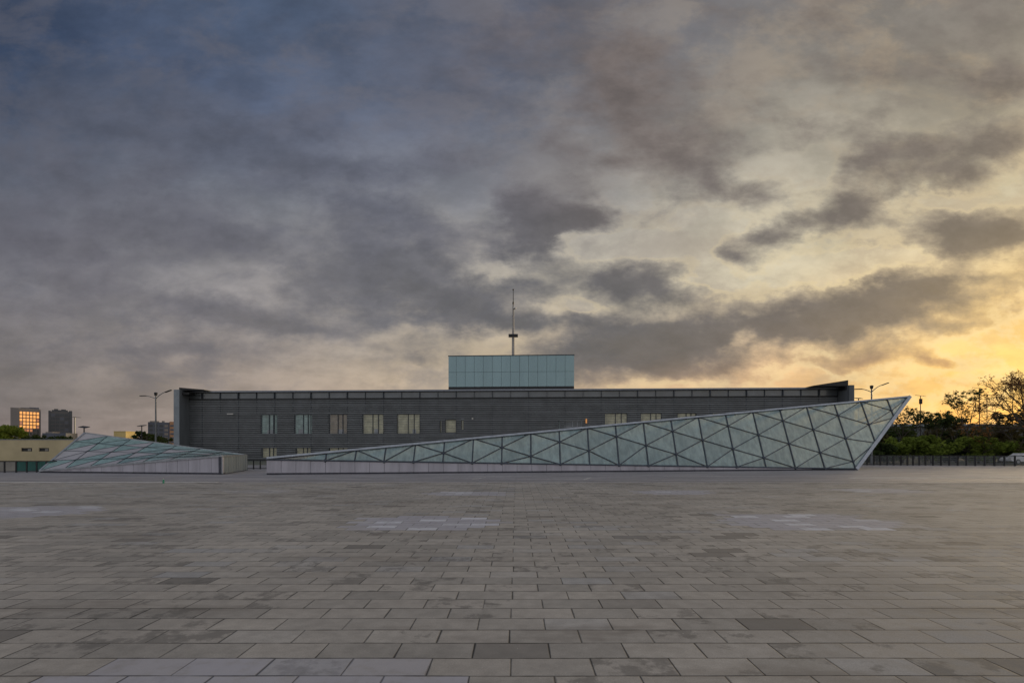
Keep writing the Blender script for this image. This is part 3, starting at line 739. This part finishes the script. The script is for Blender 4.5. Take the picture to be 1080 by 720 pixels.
b = MB(); b.box((xa, o-.02, zb+.1), (xb, o+.05, zb+.70)); b.build('base_shadow_gap', M['black'], vol)
ROOF2 = zt
# mast
mo = 3.5; P = FL+fn*mo+fd*fs(541.3, mo)
mz = lambda py: EYE+(HY-py)/F*P.y
mast = thing('antenna_mast', 'slim white antenna mast with a small dark platform on the rooftop volume', 'antenna mast', (P.x, P.y, ROOF2))
b = MB(); b.tube((0,0,-.02), (0,0,mz(352)-ROOF2), .25, .22, 10); b.tube((0,0,mz(352)-ROOF2), (0,0,mz(320)-ROOF2), .20, .13, 10); b.build('pole', M['mastgrey'], mast)
b = MB(); b.tube((0,0,mz(320)-ROOF2), (0,0,mz(306)-ROOF2), .07, .05, 6); b.ball((0,0,mz(305.5)-ROOF2), .14); b.build('whip_antenna', M['black'], mast)
b = MB(); b.box((-.78,-.5,mz(355)-ROOF2),(.78,.5,mz(352.8)-ROOF2)); b.build('platform', M['black'], mast)
b = MB(); b.ball((.22,-.2,mz(325.3)-ROOF2), .28, sq=.8); b.build('dish', M['white'], mast)
b = MB(); b.tube((0,0,mz(321)-ROOF2),(0,0,mz(318.5)-ROOF2),.14,.14,8); b.build('beacon', M['black'], mast)

# ------------------------------------------------------------------ street lamps
def twin_lamp(px, py_top, Yd, label):
    X = (px-CX)/F*Yd; ht = EYE+(HY-py_top)/F*Yd
    t = thing('street_lamp', label, 'street lamp', (X, Yd, 0), group='twin arm street lamps')
    b = MB(); b.tube((0,0,0), (0,0,ht-.3), .13, .08, 10); b.build('pole', M['pole'], t)
    b = MB(); b.box((-.25,-.25,0),(.25,.25,.12)); b.build('base', M['pole'], t)
    b = MB(); b.tube((0,0,ht-.32),(0,0,ht-.05),.16,.2,10); b.ball((0,0,ht), .22, sq=.6); b.build('sensor_cap', M['black'], t)
    for s, rise in ((-1, .05), (1, .55)):
        b = MB(); p = None
        for i in range(7):
            u = i/6; q = Vector((s*u*1.35, 0, ht-.75+ (rise+.35)*(1-(1-u)**1.6)))
            if p is not None: b.tube(p, q, .045, .045, 6)
            p = q
        arm = b.build('arm', M['pole'], t)
        b = MB(); e = p; t2 = Vector((s*.75, 0, .28 if rise > .3 else -.02))
        b.bar(e-t2*.1, e+t2, .30, .09, (0,0,1)); b.build('lamp_head', M['black'], arm)
    return t
twin_lamp(164.3, 414.5, 68, 'twin arm street lamp standing beside the left end of the long building')
twin_lamp(919.3, 407.2, 64, 'twin arm street lamp standing behind the pointed glass tip')
def t_lamp(px, py_top, Yd, label, w_=.9, tilt=-.10, box=True, grp='solar street lamps'):
    X = (px-CX)/F*Yd; ht = EYE+(HY-py_top)/F*Yd
    t = thing('solar_lamp', label, 'solar lamp', (X, Yd, 0), group=grp)
    b = MB(); b.tube((0,0,0),(0,0,ht-.05),.09,.06,8); b.build('pole', M['black'], t)
    b = MB(); b.hexa([(-w_,-.35,ht-tilt*w_-.1),(w_,-.35,ht+tilt*w_-.1),(w_,.35,ht+tilt*w_+.06),(-w_,.35,ht-tilt*w_+.06),
                      (-w_,-.35,ht-tilt*w_-.04),(w_,-.35,ht+tilt*w_-.04),(w_,.35,ht+tilt*w_+.12),(-w_,.35,ht-tilt*w_+.12)]); b.build('solar_panel', M['black'], t)
    if box: b = MB(); b.box((-.16,-.2,ht-1.5),(.2,.14,ht-.55)); b.build('battery_box', M['black'], t)
    return t
t_lamp(970.8, 417.2, 92, 'lone solar lamp on a thin pole above the trees just right of the glass tip', .75)
t_lamp(1033, 409.5, 88, 'taller solar lamp with a wide flat panel above the trees beside the bare tree', .95, -.13, False)
t_lamp(1041, 416.5, 104, 'smaller solar lamp showing between the bare branches at the right', .5, 0, False)
t_lamp(905.5, 420.0, 75, 'solar lamp just poking over the glass ridge near its tip', .45, .0, False)
t_lamp(88.7, 450.2, 62, 'solar lamp poking up over the peak of the small glass wedge', .45, -.12, False)
t_lamp(149.5, 448.8, 72, 'solar lamp standing among the small trees left of the twin arm lamp', .45, .05, False)
b = MB(); Yd = 110; b.tube((0,0,0),(0,0,EYE+(HY-434.5)/F*Yd),.12,.09,8); b.box((-.14,-.14,EYE+(HY-436)/F*Yd),(.14,.14,EYE+(HY-434)/F*Yd))
tag(b.build('utility_pole', M['black'], loc=((999.5-CX)/F*Yd, Yd, 0)), 'short bare dark utility pole above the trees between two solar lamps', 'utility pole')

# ------------------------------------------------------------------ fences
def fence(name, label, P0_, P1_, h_, posts, panel_mat=None, wire=True, pr=.06):
    P0_, P1_ = Vector(P0_), Vector(P1_); L = (P1_-P0_).length; a_ = math.atan2(P1_.y-P0_.y, P1_.x-P0_.x)
    t = thing(name, label, 'fence', tuple(P0_), a_)
    for s in posts:
        b = MB(); b.box((s*L-pr,-.05,0),(s*L+pr,.05,h_)); b.build('post', M['black'], t)
    b = MB(); b.box((0,-.035,h_-.05),(L,.035,h_+.02)); b.box((0,-.03,.06),(L,.03,.12)); b.build('rail', M['black'], t)
    if wire:
        b = MB(); x = .07
        while x < L: b.box((x-.007,-.007,.1),(x+.007,.007,h_-.05)); x += .12
        z = .3
        while z < h_-.1: b.box((0,.007,z),(L,.016,z+.012)); z += .25
        b.build('wire_mesh', M['lightsteel'], t)
    return t, L
# right: posts read from the photograph
FA, FB = gp(900, 490.3), gp(1095, 491.3)
def fpar(px): k = (px-CX)/F; d = FB-FA; return (k*FA.y-FA.x)/(d.x-k*d.y)
ppx = [914.5,921.5,928.5,935.5,942.5,950,957,963,969.5,976,984,992.4,1001,1010,1019,1028.5,1038.4,1048.7,1059.3,1070.4,1082]
hR = EYE+(HY-480.3)/F*60
fence('mesh_fence', 'dark wire mesh fence in front of the trees at the right', FA, FB, hR, [fpar(p) for p in ppx], pr=.08)
# gap fence between the wedges
GA, GB = gp(225, 494.5), gp(310, 494.5)
fence('bar_fence', 'dark barred fence closing the gap between the two glass wedges', GA, GB, EYE+(HY-485)/F*GA.y, [i/12 for i in range(13)], pr=.04)
# left fence with panes
LA, LB = gp(-8, 498.3), gp(60, 497.6)
hl = EYE+(HY-486.2)/F*LA.y
pp = [5, 17.2, 28.3, 38.8, 49]
def lpar(px): k = (px-CX)/F; d = LB-LA; return (k*LA.y-LA.x)/(d.x-k*d.y)
t, L = fence('glazed_fence', 'low fence with grey and green panes under the cream building at the left', LA, LB, hl, [lpar(p) for p in pp], wire=False, pr=.05)
xs = [0]+[lpar(p)*L for p in pp]+[L]
for i, (a, c) in enumerate(zip(xs[:-1], xs[1:])):
    b = MB(); b.box((a+.06,-.015,.13),(c-.06,.015,hl-.06)); o_ = b.build('pane', M['pane_g'] if i < 2 else M['pane_t'], t)
    if i == 2:
        o_['label'] = 'pane split between grey and green'

# ------------------------------------------------------------------ cream building and rooftop box, left
Yc = 66; z0, z1 = EYE+(HY-485.7)/F*Yc, EYE+(HY-463.6)/F*Yc
cx0, cx1 = (-60-CX)/F*Yc, (86-CX)/F*Yc
cb = thing('cream_building', 'low cream rendered building with two slot windows at the far left', 'building', (cx0, Yc, 0))
Wc = cx1-cx0
sl = [((22.3-CX)/F*Yc-cx0, (33.8-CX)/F*Yc-cx0), ((40.8-CX)/F*Yc-cx0, (51.6-CX)/F*Yc-cx0)]
zs0, zs1 = EYE+(HY-475.8)/F*Yc, EYE+(HY-472.2)/F*Yc
b = MB()
for a, c, p, q in cut_rects(0, Wc, z0, z1, [(s[0], s[1], zs0, zs1) for s in sl]): b.box((a, 0, p), (c, .3, q))
b.box((0, .3, z1-.2), (Wc, 12, z1-.02)); b.build('wall', M['cream'], cb)
b = MB(); b.box((-.05,-.05,z1), (Wc+.05,.4,z1+.07)); b.build('parapet', M['concrete_edge'], cb)
b = MB(); b.box((0,.8,0),(Wc,12,z1-.22)); b.build('dark_ground_floor', M['base'], cb)
for s in sl:
    b = MB(); b.box((s[0]+.003,.12,zs0+.003),(s[1]-.003,.2,zs1-.003)); w_ = b.build('window', M['black'], cb)
    b = MB(); m_ = (s[0]+s[1])/2; b.box((m_+.1,.07,zs0+.05),(m_+.5,.11,zs1-.1)); b.build('blind', M['pane_g'], w_)
Yt = 120
b = MB(); W_ = 12.6/F*Yt; zz = EYE+(HY-455)/F*Yt
b.box((0,0,0),(W_,4,zz)); bx = tag(b.build('ochre_block', M['tank'], loc=((120-CX)/F*Yt, Yt, 0)), 'small ochre rooftop block peeping over the small glass wedge', 'building')
b = MB(); b.box((-.05,-.05,zz),(W_+.05,4.05,zz+.12)); b.build('cap', M['tank'], bx)
b = MB(); b.box((-.6,.4,0),(-.02,1.2,zz-1.3)); b.build('dark_side_shed', M['black'], bx)

# ------------------------------------------------------------------ distant towers
def tower(px0, px1, pyt, Yd, name, label, wall):
    X0, X1 = (px0-CX)/F*Yd, (px1-CX)/F*Yd; Ht = EYE+(HY-pyt)/F*Yd
    az_ = math.atan(-(px0-CX)/F); t = thing(name, label, 'tower block', (X0, Yd, 0), az_); return t, (X1-X0)*math.cos(az_)*.97, Ht
rt = random.Random(9)
t, Wt, Ht = tower(11, 45, 429.3, 420, 'hotel_tower', 'grey tower block with orange window columns reflecting the sunset at the far left', None)
b = MB(); b.hexa([(0,6,0),(5,0,0),(Wt,1,0),(Wt,12,0),(0,6,Ht+.3),(5,0,Ht-.2),(Wt,1,Ht-.8),(Wt,12,Ht-.8)]); b.build('wall', M['tower'], t)
b = MB(); b.box((6,2.5,Ht-1.5),(Wt-3,10,Ht+.3)); b.box((Wt*.62,2.4,Ht-1.5),(Wt-1,9,Ht+.7)); b.build('roof_plant', M['tower_b'], t)
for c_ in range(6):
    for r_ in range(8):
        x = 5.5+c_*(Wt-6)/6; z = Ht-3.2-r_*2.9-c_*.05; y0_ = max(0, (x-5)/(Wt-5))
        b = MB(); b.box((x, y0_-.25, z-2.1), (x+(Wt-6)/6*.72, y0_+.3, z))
        sunlit = r_ < 6 - (c_ > 3) + (c_ == 0)*2  # panes that carry the imitated sunset reflection
        mm = M['glint1'] if (sunlit and rt.random() < .8 and r_ < 5) else (M['glint2'] if sunlit else M['dull'])
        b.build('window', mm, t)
for c_ in range(7): b = MB(); xp = 5.05+c_*(Wt-6)/6; b.box((xp, -.3, 2), (xp+.28, 1.2, Ht-3)); b.build('pilaster', M['tower'], t)
t, Wt, Ht = tower(51.3, 77, 431.8, 430, 'office_tower', 'dark glass tower block second from the left', None)
b = MB(); b.box((0,0,0),(Wt,12,Ht-1.2)); b.build('wall', M['tower_d2'], t)
b = MB(); b.box((-.2,-.3,0),(1.3,20,Ht-.8)); b.build('corner_pier', M['tower_d'], t)
b = MB(); b.box((Wt-1.6,-.3,0),(Wt+.3,20,Ht-.4)); b.build('corner_pier', M['tower_d'], t)
b = MB(); b.box((2,1,Ht-1.2),(Wt-2.5,14,Ht)); b.box((3.5,.5,Ht-1.2),(6,5,Ht+.9)); b.box((8,.5,Ht-1.2),(11,5,Ht+.7)); b.build('roof_plant', M['tower_d'], t)
for r_ in range(9):
    for c_ in range(4):
        b = MB(); x = 1.5+c_*(Wt-3.2)/4; z = Ht-3.2-r_*3.1
        b.box((x,-.2,z-2.4),(x+(Wt-3.2)/4*.84,.2,z)); b.build('window', M['tower_d'] if rt.random() < .75 else M['tower_b'], t)
cr = thing('tower_crane', 'thin crane jib reaching right from the dark tower', 'crane', ((79-CX)/F*445, 445, 0))
b = MB(); h_ = EYE+(HY-440)/F*445; b.bar((0,0,0),(0,0,h_),.6,.6,(1,0,0)); b.build('mast', M['pole'], cr)
b = MB(); b.bar((-2,0,h_+.3),(5.5,0,h_-.2),.4,.4,(0,1,0)); b.build('jib', M['pole'], cr)
t, Wt, Ht = tower(156, 187, 444.8, 330, 'apartment_tower', 'blue grey apartment block with an ochre side behind the left lamp', None)
b = MB(); b.box((0,0,0),(Wt*.78,14,Ht)); b.build('wall', M['tower_b'], t)
b = MB(); b.box((Wt*.78+.01,-.5,0),(Wt,14,Ht+.6)); b.build('ochre_side', M['tower_o'], t)
for r_ in range(6):
    b = MB(); z = Ht-1.6-r_*2.7; b.box((Wt*.78+.3,-.7,z-1.1),(Wt-.3,-.4,z)); b.build('balcony', M['tower_b'], t)
    for c_ in range(4):
        b = MB(); x = .5+c_*(Wt*.78-.6)/4; b.box((x,-.2,z-1.6),(x+(Wt*.78-.6)/4*.72,.2,z)); b.build('window', M['tower_d'] if c_ != 3 else M['tower'], t)
b = MB(); b.box((1,1,Ht),(6,6,Ht+.8)); b.box((Wt*.5,1,Ht),(Wt*.6,5,Ht+1.)); b.build('roof_plant', M['tower'], t)
# small teal roof between the towers
b = MB(); Yd = 300; b.box((0,0,0),(14,8,EYE+(HY-456.5)/F*Yd)); o_ = tag(b.build('low_block', M['tower_b'], loc=((44.5-CX)/F*Yd, Yd, 0)), 'low blue grey block between the feet of the two left towers', 'building')
b = MB(); b.box((2,0,EYE+(HY-456.5)/F*Yd),(6,5,EYE+(HY-455.3)/F*Yd)); b.build('roof_plant', M['tower'], o_)

# ------------------------------------------------------------------ trees
def leaves(mb, rnd, c, r, n, size, squash=.75, shell=.5):
    for _ in range(n):
        d = Vector((rnd.gauss(0,1), rnd.gauss(0,1), rnd.gauss(0,1))).normalized(); rr = (shell+(1-shell)*rnd.random())
        p = Vector(c)+Vector((d.x*r*rr, d.y*r*rr, d.z*r*rr*squash))
        if p.z < .05: p.z = .05+rnd.random()*.3
        u = Vector((rnd.gauss(0,1), rnd.gauss(0,1), rnd.gauss(0,1))).normalized(); v = u.orthogonal().normalized()
        s = size*rnd.uniform(.5, 1.25)
        mb.face([p-u*s, p+v*s*.45, p+u*s, p-v*s*.45])
def limb(mb, rnd, p, d, L, r, depth, tips, spread=.6, up_=.15, minr=.012, nseg=3):
    q = Vector(p); dd_ = Vector(d).normalized()
    for i in range(nseg):
        dn = (dd_+Vector((rnd.gauss(0,1), rnd.gauss(0,1), rnd.gauss(0,1)))*.14+Vector((0,0,up_*.3))).normalized()
        e = q+dn*(L/nseg); r2 = max(minr, r*(1-.13)); mb.tube(q, e, r, r2, 5, cap=False); q, dd_, r = e, dn, r2
        if depth > 0 and i > 0:
            o_ = (dd_+Vector((rnd.gauss(0,1), rnd.gauss(0,1), rnd.gauss(0,.7)))*spread).normalized()
            limb(mb, rnd, q, o_, L*.62, r*.55, depth-1, tips, spread, up_, minr, nseg)
    if depth > 0:
        for _ in range(2):
            o_ = (dd_+Vector((rnd.gauss(0,1), rnd.gauss(0,1), rnd.gauss(0,.7)))*spread*.8).normalized()
            limb(mb, rnd, q, o_, L*.68, r*.7, depth-1, tips, spread, up_, minr, nseg)
    else: tips.append(tuple(q))
def tree(seed, name, label, px, py_top, Yd, wpx, leafm, cat='tree', n=2600, size=.30, group=None, trunk_h=.3, dens=1., clump=.30, low=False):
    rnd = random.Random(seed); X = (px-CX)/F*Yd; Ht = EYE+(HY-py_top)/F*Yd; Rr = wpx/F*Yd/2
    t = thing(name, label, cat, (X, Yd, 0), group=group)
    mb, tips = MB(), []
    th = Ht*trunk_h
    mb.tube((0,0,-.02),(0,0,th),.10+Ht*.012,.07+Ht*.009,8)
    for k in range(4):
        an = rnd.random()*6.28; limb(mb, rnd, (0,0,th*.95), (math.cos(an)*.7, math.sin(an)*.7, 1.), (Ht-th)*.40, .05+Ht*.006, 2, tips, .6)
    mb.build('trunk', M['bark'], t)
    lf = MB(); cz = th+(Ht-th)*.5; hz = (Ht-th)*.5
    if low: cz, hz = Ht*.5, Ht*.5
    cl = []
    for k in range(26):
        d = Vector((rnd.uniform(-1,1), rnd.uniform(-1,1), rnd.uniform(-1,1)))
        if d.length > 1: d.normalize()
        cl.append((d.x*Rr*.85, d.y*Rr*.85, cz+d.z*hz*.82, Rr*clump*rnd.uniform(.6,1.25)))
    for (x, y, z, r) in cl:
        top_c = Ht - z
        leaves(lf, rnd, (x, y, z), min(r, max(.4, top_c)), int(n*dens/26*(rnd.uniform(.5,1.4))), size)
    lf.build('crown', leafm, t)
    return t
G1 = 'green bushes behind the right fence'; G2 = 'dark trees behind the bushes at the right'; G3 = 'sparse trees against the sunset'
bush = [(925,468,64,34,'leaf_d','dark bush just right of the glass tip behind the street lamp pole'),
        (952,462,67,44,'leaf_g','broad green bush right of the street lamp pole behind the fence'),
        (982,460,66,46,'leaf_g','yellow green bush below the solar lamp behind the fence'),
        (1008,464,70,36,'leaf_d','dark green bush in the middle of the fence run'),
        (1032,461,66,40,'leaf_g','bright green bush below the taller solar lamp'),
        (1058,466,68,36,'leaf_g','green bush left of the white car'),
        (1085,462,70,44,'leaf_g','green bush above the white car at the right edge')]
for i, (px, py, Yd, wp, lm, lb) in enumerate(bush):
    tree(20+i, 'bush', lb, px, py-3, Yd+4, wp, M[lm], 'bush', 3000, .26, G1, .08, clump=.34, low=True)
back = [(915,456,84,46,'dark tree half hidden behind the glass tip'),(948,447,90,50,'dark tree standing behind the broad green bush'),(985,450,95,52,'dark tree behind the yellow green bush'),
        (1022,443,88,46,'dark brownish tree behind the middle of the fence'),(1055,444,84,54,'dark tree under the bare branches'),(1092,440,80,56,'dark tree at the right edge of the view'),(1074,424,72,50,'brownish twiggy tree filling the space under the half bare tree')]
for i, (px, py, Yd, wp, lb) in enumerate(back):
    tree(40+i, 'dark_tree', lb, px, py, Yd, wp, M['leaf_d' if i % 2 else 'leaf_b'], 'tree', 3200 if i < 6 else 1700, .34, G2, .25, clump=.36, low=True)
sparse = [(952,430,76,36,'leaf_d','sparse leafy tree beside the glass tip against the sunset'),(978,437,80,26,'leaf_d','small sparse tree under the lone solar lamp'),
          (990,434,74,18,'leaf_d','thin sparse tree right of the lone solar lamp'),
          (1020,411,78,34,'leaf_d','tall loose tree with leaf tufts left of the taller solar lamp'),(1006,440,82,20,'leaf_b','low brown sparse tree near the utility pole')]
for i, (px, py, Yd, wp, lm, lb) in enumerate(sparse):
    rnd = random.Random(70+i); X = (px-CX)/F*Yd; Ht = EYE+(HY-py)/F*Yd; Rr = wp/F*Yd/2
    t = thing('sparse_tree', lb, 'tree', (X, Yd, 0), group=G3); mb, tips = MB(), []
    th = max(2.5, Ht*.45); mb.tube((0,0,-.02),(0,0,th),.16,.10,7)
    for k in range(5):
        an = k*1.257+rnd.random(); limb(mb, rnd, (0,0,th*(.8+.05*k)), (math.cos(an)*Rr/(Ht-th)*1.1, math.sin(an)*.5, 1), (Ht-th)*.55, .06, 2, tips, .55, .2, .02)
    mx = max(q[2] for q in tips); sc = (Ht-.2-th)/max(.1, mx-th)
    mb.v = [(x, y, z if z < th else th+(z-th)*sc) for x, y, z in mb.v]; tips = [(x, y, th+(z-th)*sc if z > th else z) for x, y, z in tips]
    mb.build('trunk', M['bark'], t); lf = MB()
    for q in tips: leaves(lf, rnd, q, .5, 10, .27, 1., .1)
    lf.build('crown', M[lm], t)
# bare tree at the right edge
rnd = random.Random(12); Yd = 62; X = (1106-CX)/F*Yd
bt = thing('bare_tree', 'large half bare tree with orange leaves reaching in from the right edge', 'tree', (X, Yd, 0)); mb, tips = MB(), []
mb.tube((0,0,-.02),(-.3,0,2.6),.30,.22,9); mb.tube((-.3,0,2.6),(-.4,0,4.),.22,.18,8)
for d, L, r in (((-1.7,.1,.6),3.9,.14),((-1.3,-.3,.9),3.8,.13),((-.6,.2,1.2),3.4,.13),((.3,0,1.3),3.3,.12),((-2.,.2,.35),3.5,.12),((1.2,.1,.8),3.2,.12),((-.9,.5,1.1),3.7,.12),((-1.5,.4,.7),4.0,.12),((-.3,-.4,1.2),3.3,.12)):
    limb(mb, rnd, (-.35,0,3.2+rnd.random()*.6), d, L, r, 3, tips, .48, .1, .016)
mb.build('trunk', M['bark'], bt); lf = MB()
for q in tips:
    leaves(lf, rnd, q, .5, 9, .14, 1., .1)
lf.build('crown', M['leaf_o'], bt)
# left trees
tree(90,'dense_tree','dense green tree behind the cream building at the far left', 2, 447, 95, 36, M['leaf_g'], 'tree', 3800, .36, None, .3, clump=.4)
GL = 'small trees along the left skyline'
for i, (px, py, Yd, wp, lb) in enumerate([(30,456,130,20,'dark little tree in front of the orange windowed tower'),(46,458,140,18,'dark little tree between the two left towers'),
     (66,458,135,22,'dark little tree in front of the dark glass tower'),(148,452.5,92,13,'small tufted tree beside the solar lamp on the left'),(160,456,105,18,'small dark tree at the foot of the left twin arm lamp'),
     (172,459,110,20,'small dark tree in front of the apartment block'),(138,461,100,12,'tiny dark tree right of the ochre block')]):
    tree(100+i, 'small_tree', lb, px, py, Yd, wp, M['leaf_d'], 'tree', 900, .34, GL, .3, clump=.34)

# low dark building behind the right-hand trees
Yd = 125; X0 = (930-CX)/F*Yd; X1 = (1130-CX)/F*Yd; zt_ = EYE+(HY-447)/F*Yd
lb_ = thing('low_grey_building', 'low flat grey building glimpsed behind the dark trees at the right', 'building', (X0, Yd, 0))
b = MB(); b.box((0,0,0),(X1-X0,10,zt_-.6)); b.build('wall', M['concrete'], lb_)
b = MB(); b.box((-.4,-.6,zt_-.6),(X1-X0+.4,10.4,zt_)); b.build('roof', M['concrete_edge'], lb_)

# ------------------------------------------------------------------ white car at the right edge
Yd = 66; X = (1067-CX)/F*Yd
car = thing('parked_car', 'white car parked behind the fence at the right edge', 'car', (X, Yd, 0))
prof = [(0,.42),(.02,.72),(.35,.86),(1.15,.98),(1.85,1.42),(3.1,1.47),(3.85,1.05),(4.25,.98),(4.35,.6),(4.3,.35),(3.85,.3),(.4,.3)]
def extr(mb, pr, y0, y1):
    n = len(pr); k = len(mb.v); mb.v += [(x,y0,z) for x,z in pr]+[(x,y1,z) for x,z in pr]
    mb.f.append(tuple(k+i for i in range(n))); mb.f.append(tuple(k+2*n-1-i for i in range(n)))
    for i in range(n): j = (i+1) % n; mb.f.append((k+i, k+n+i, k+n+j, k+j))
b = MB(); extr(b, prof, 0, 1.75); body_ = b.build('body', M['carwhite'], car)
bv = body_.modifiers.new('bevel', 'BEVEL'); bv.width = .06; bv.segments = 3
b = MB(); extr(b, [(1.3,1.0),(1.9,1.36),(2.4,1.38),(2.4,1.0)], -.012, .01); b.build('side_window', M['carglass'], car)
b = MB(); extr(b, [(2.5,1.0),(2.5,1.39),(3.05,1.40),(3.6,1.05)], -.012, .01); b.build('side_window', M['carglass'], car)
for x in (.85, 3.45):
    b = MB(); b.tube((x,-.02,.32),(x,.22,.32),.32,n=20); w_ = b.build('wheel', M['tyre'], car)
    b = MB(); b.tube((x,-.035,.32),(x,.0,.32),.19,n=16); b.build('rim', M['lightsteel'], w_)
b = MB(); b.box((.0,.12,.66),(.06,.5,.8)); b.build('headlight', M['white'], car)
b = MB(); b.box((.12,-.02,.70),(.45,.02,.80)); b.build('headlight', M['white'], car)

# green bottle on the pale strip
P = gp(172.4, 509.6)
t = thing('green_bottle', 'small green bottle standing on the plaza before the small glass wedge', 'bottle', (P.x, P.y, 0))
b = MB(); b.tube((0,0,0),(0,0,.19),.05,.05,12); b.tube((0,0,.19),(0,0,.25),.05,.02,12); b.build('body', M['greenp'], t)
b = MB(); b.tube((0,0,.25),(0,0,.30),.024,.024,10); b.build('cap', M['white'], t)
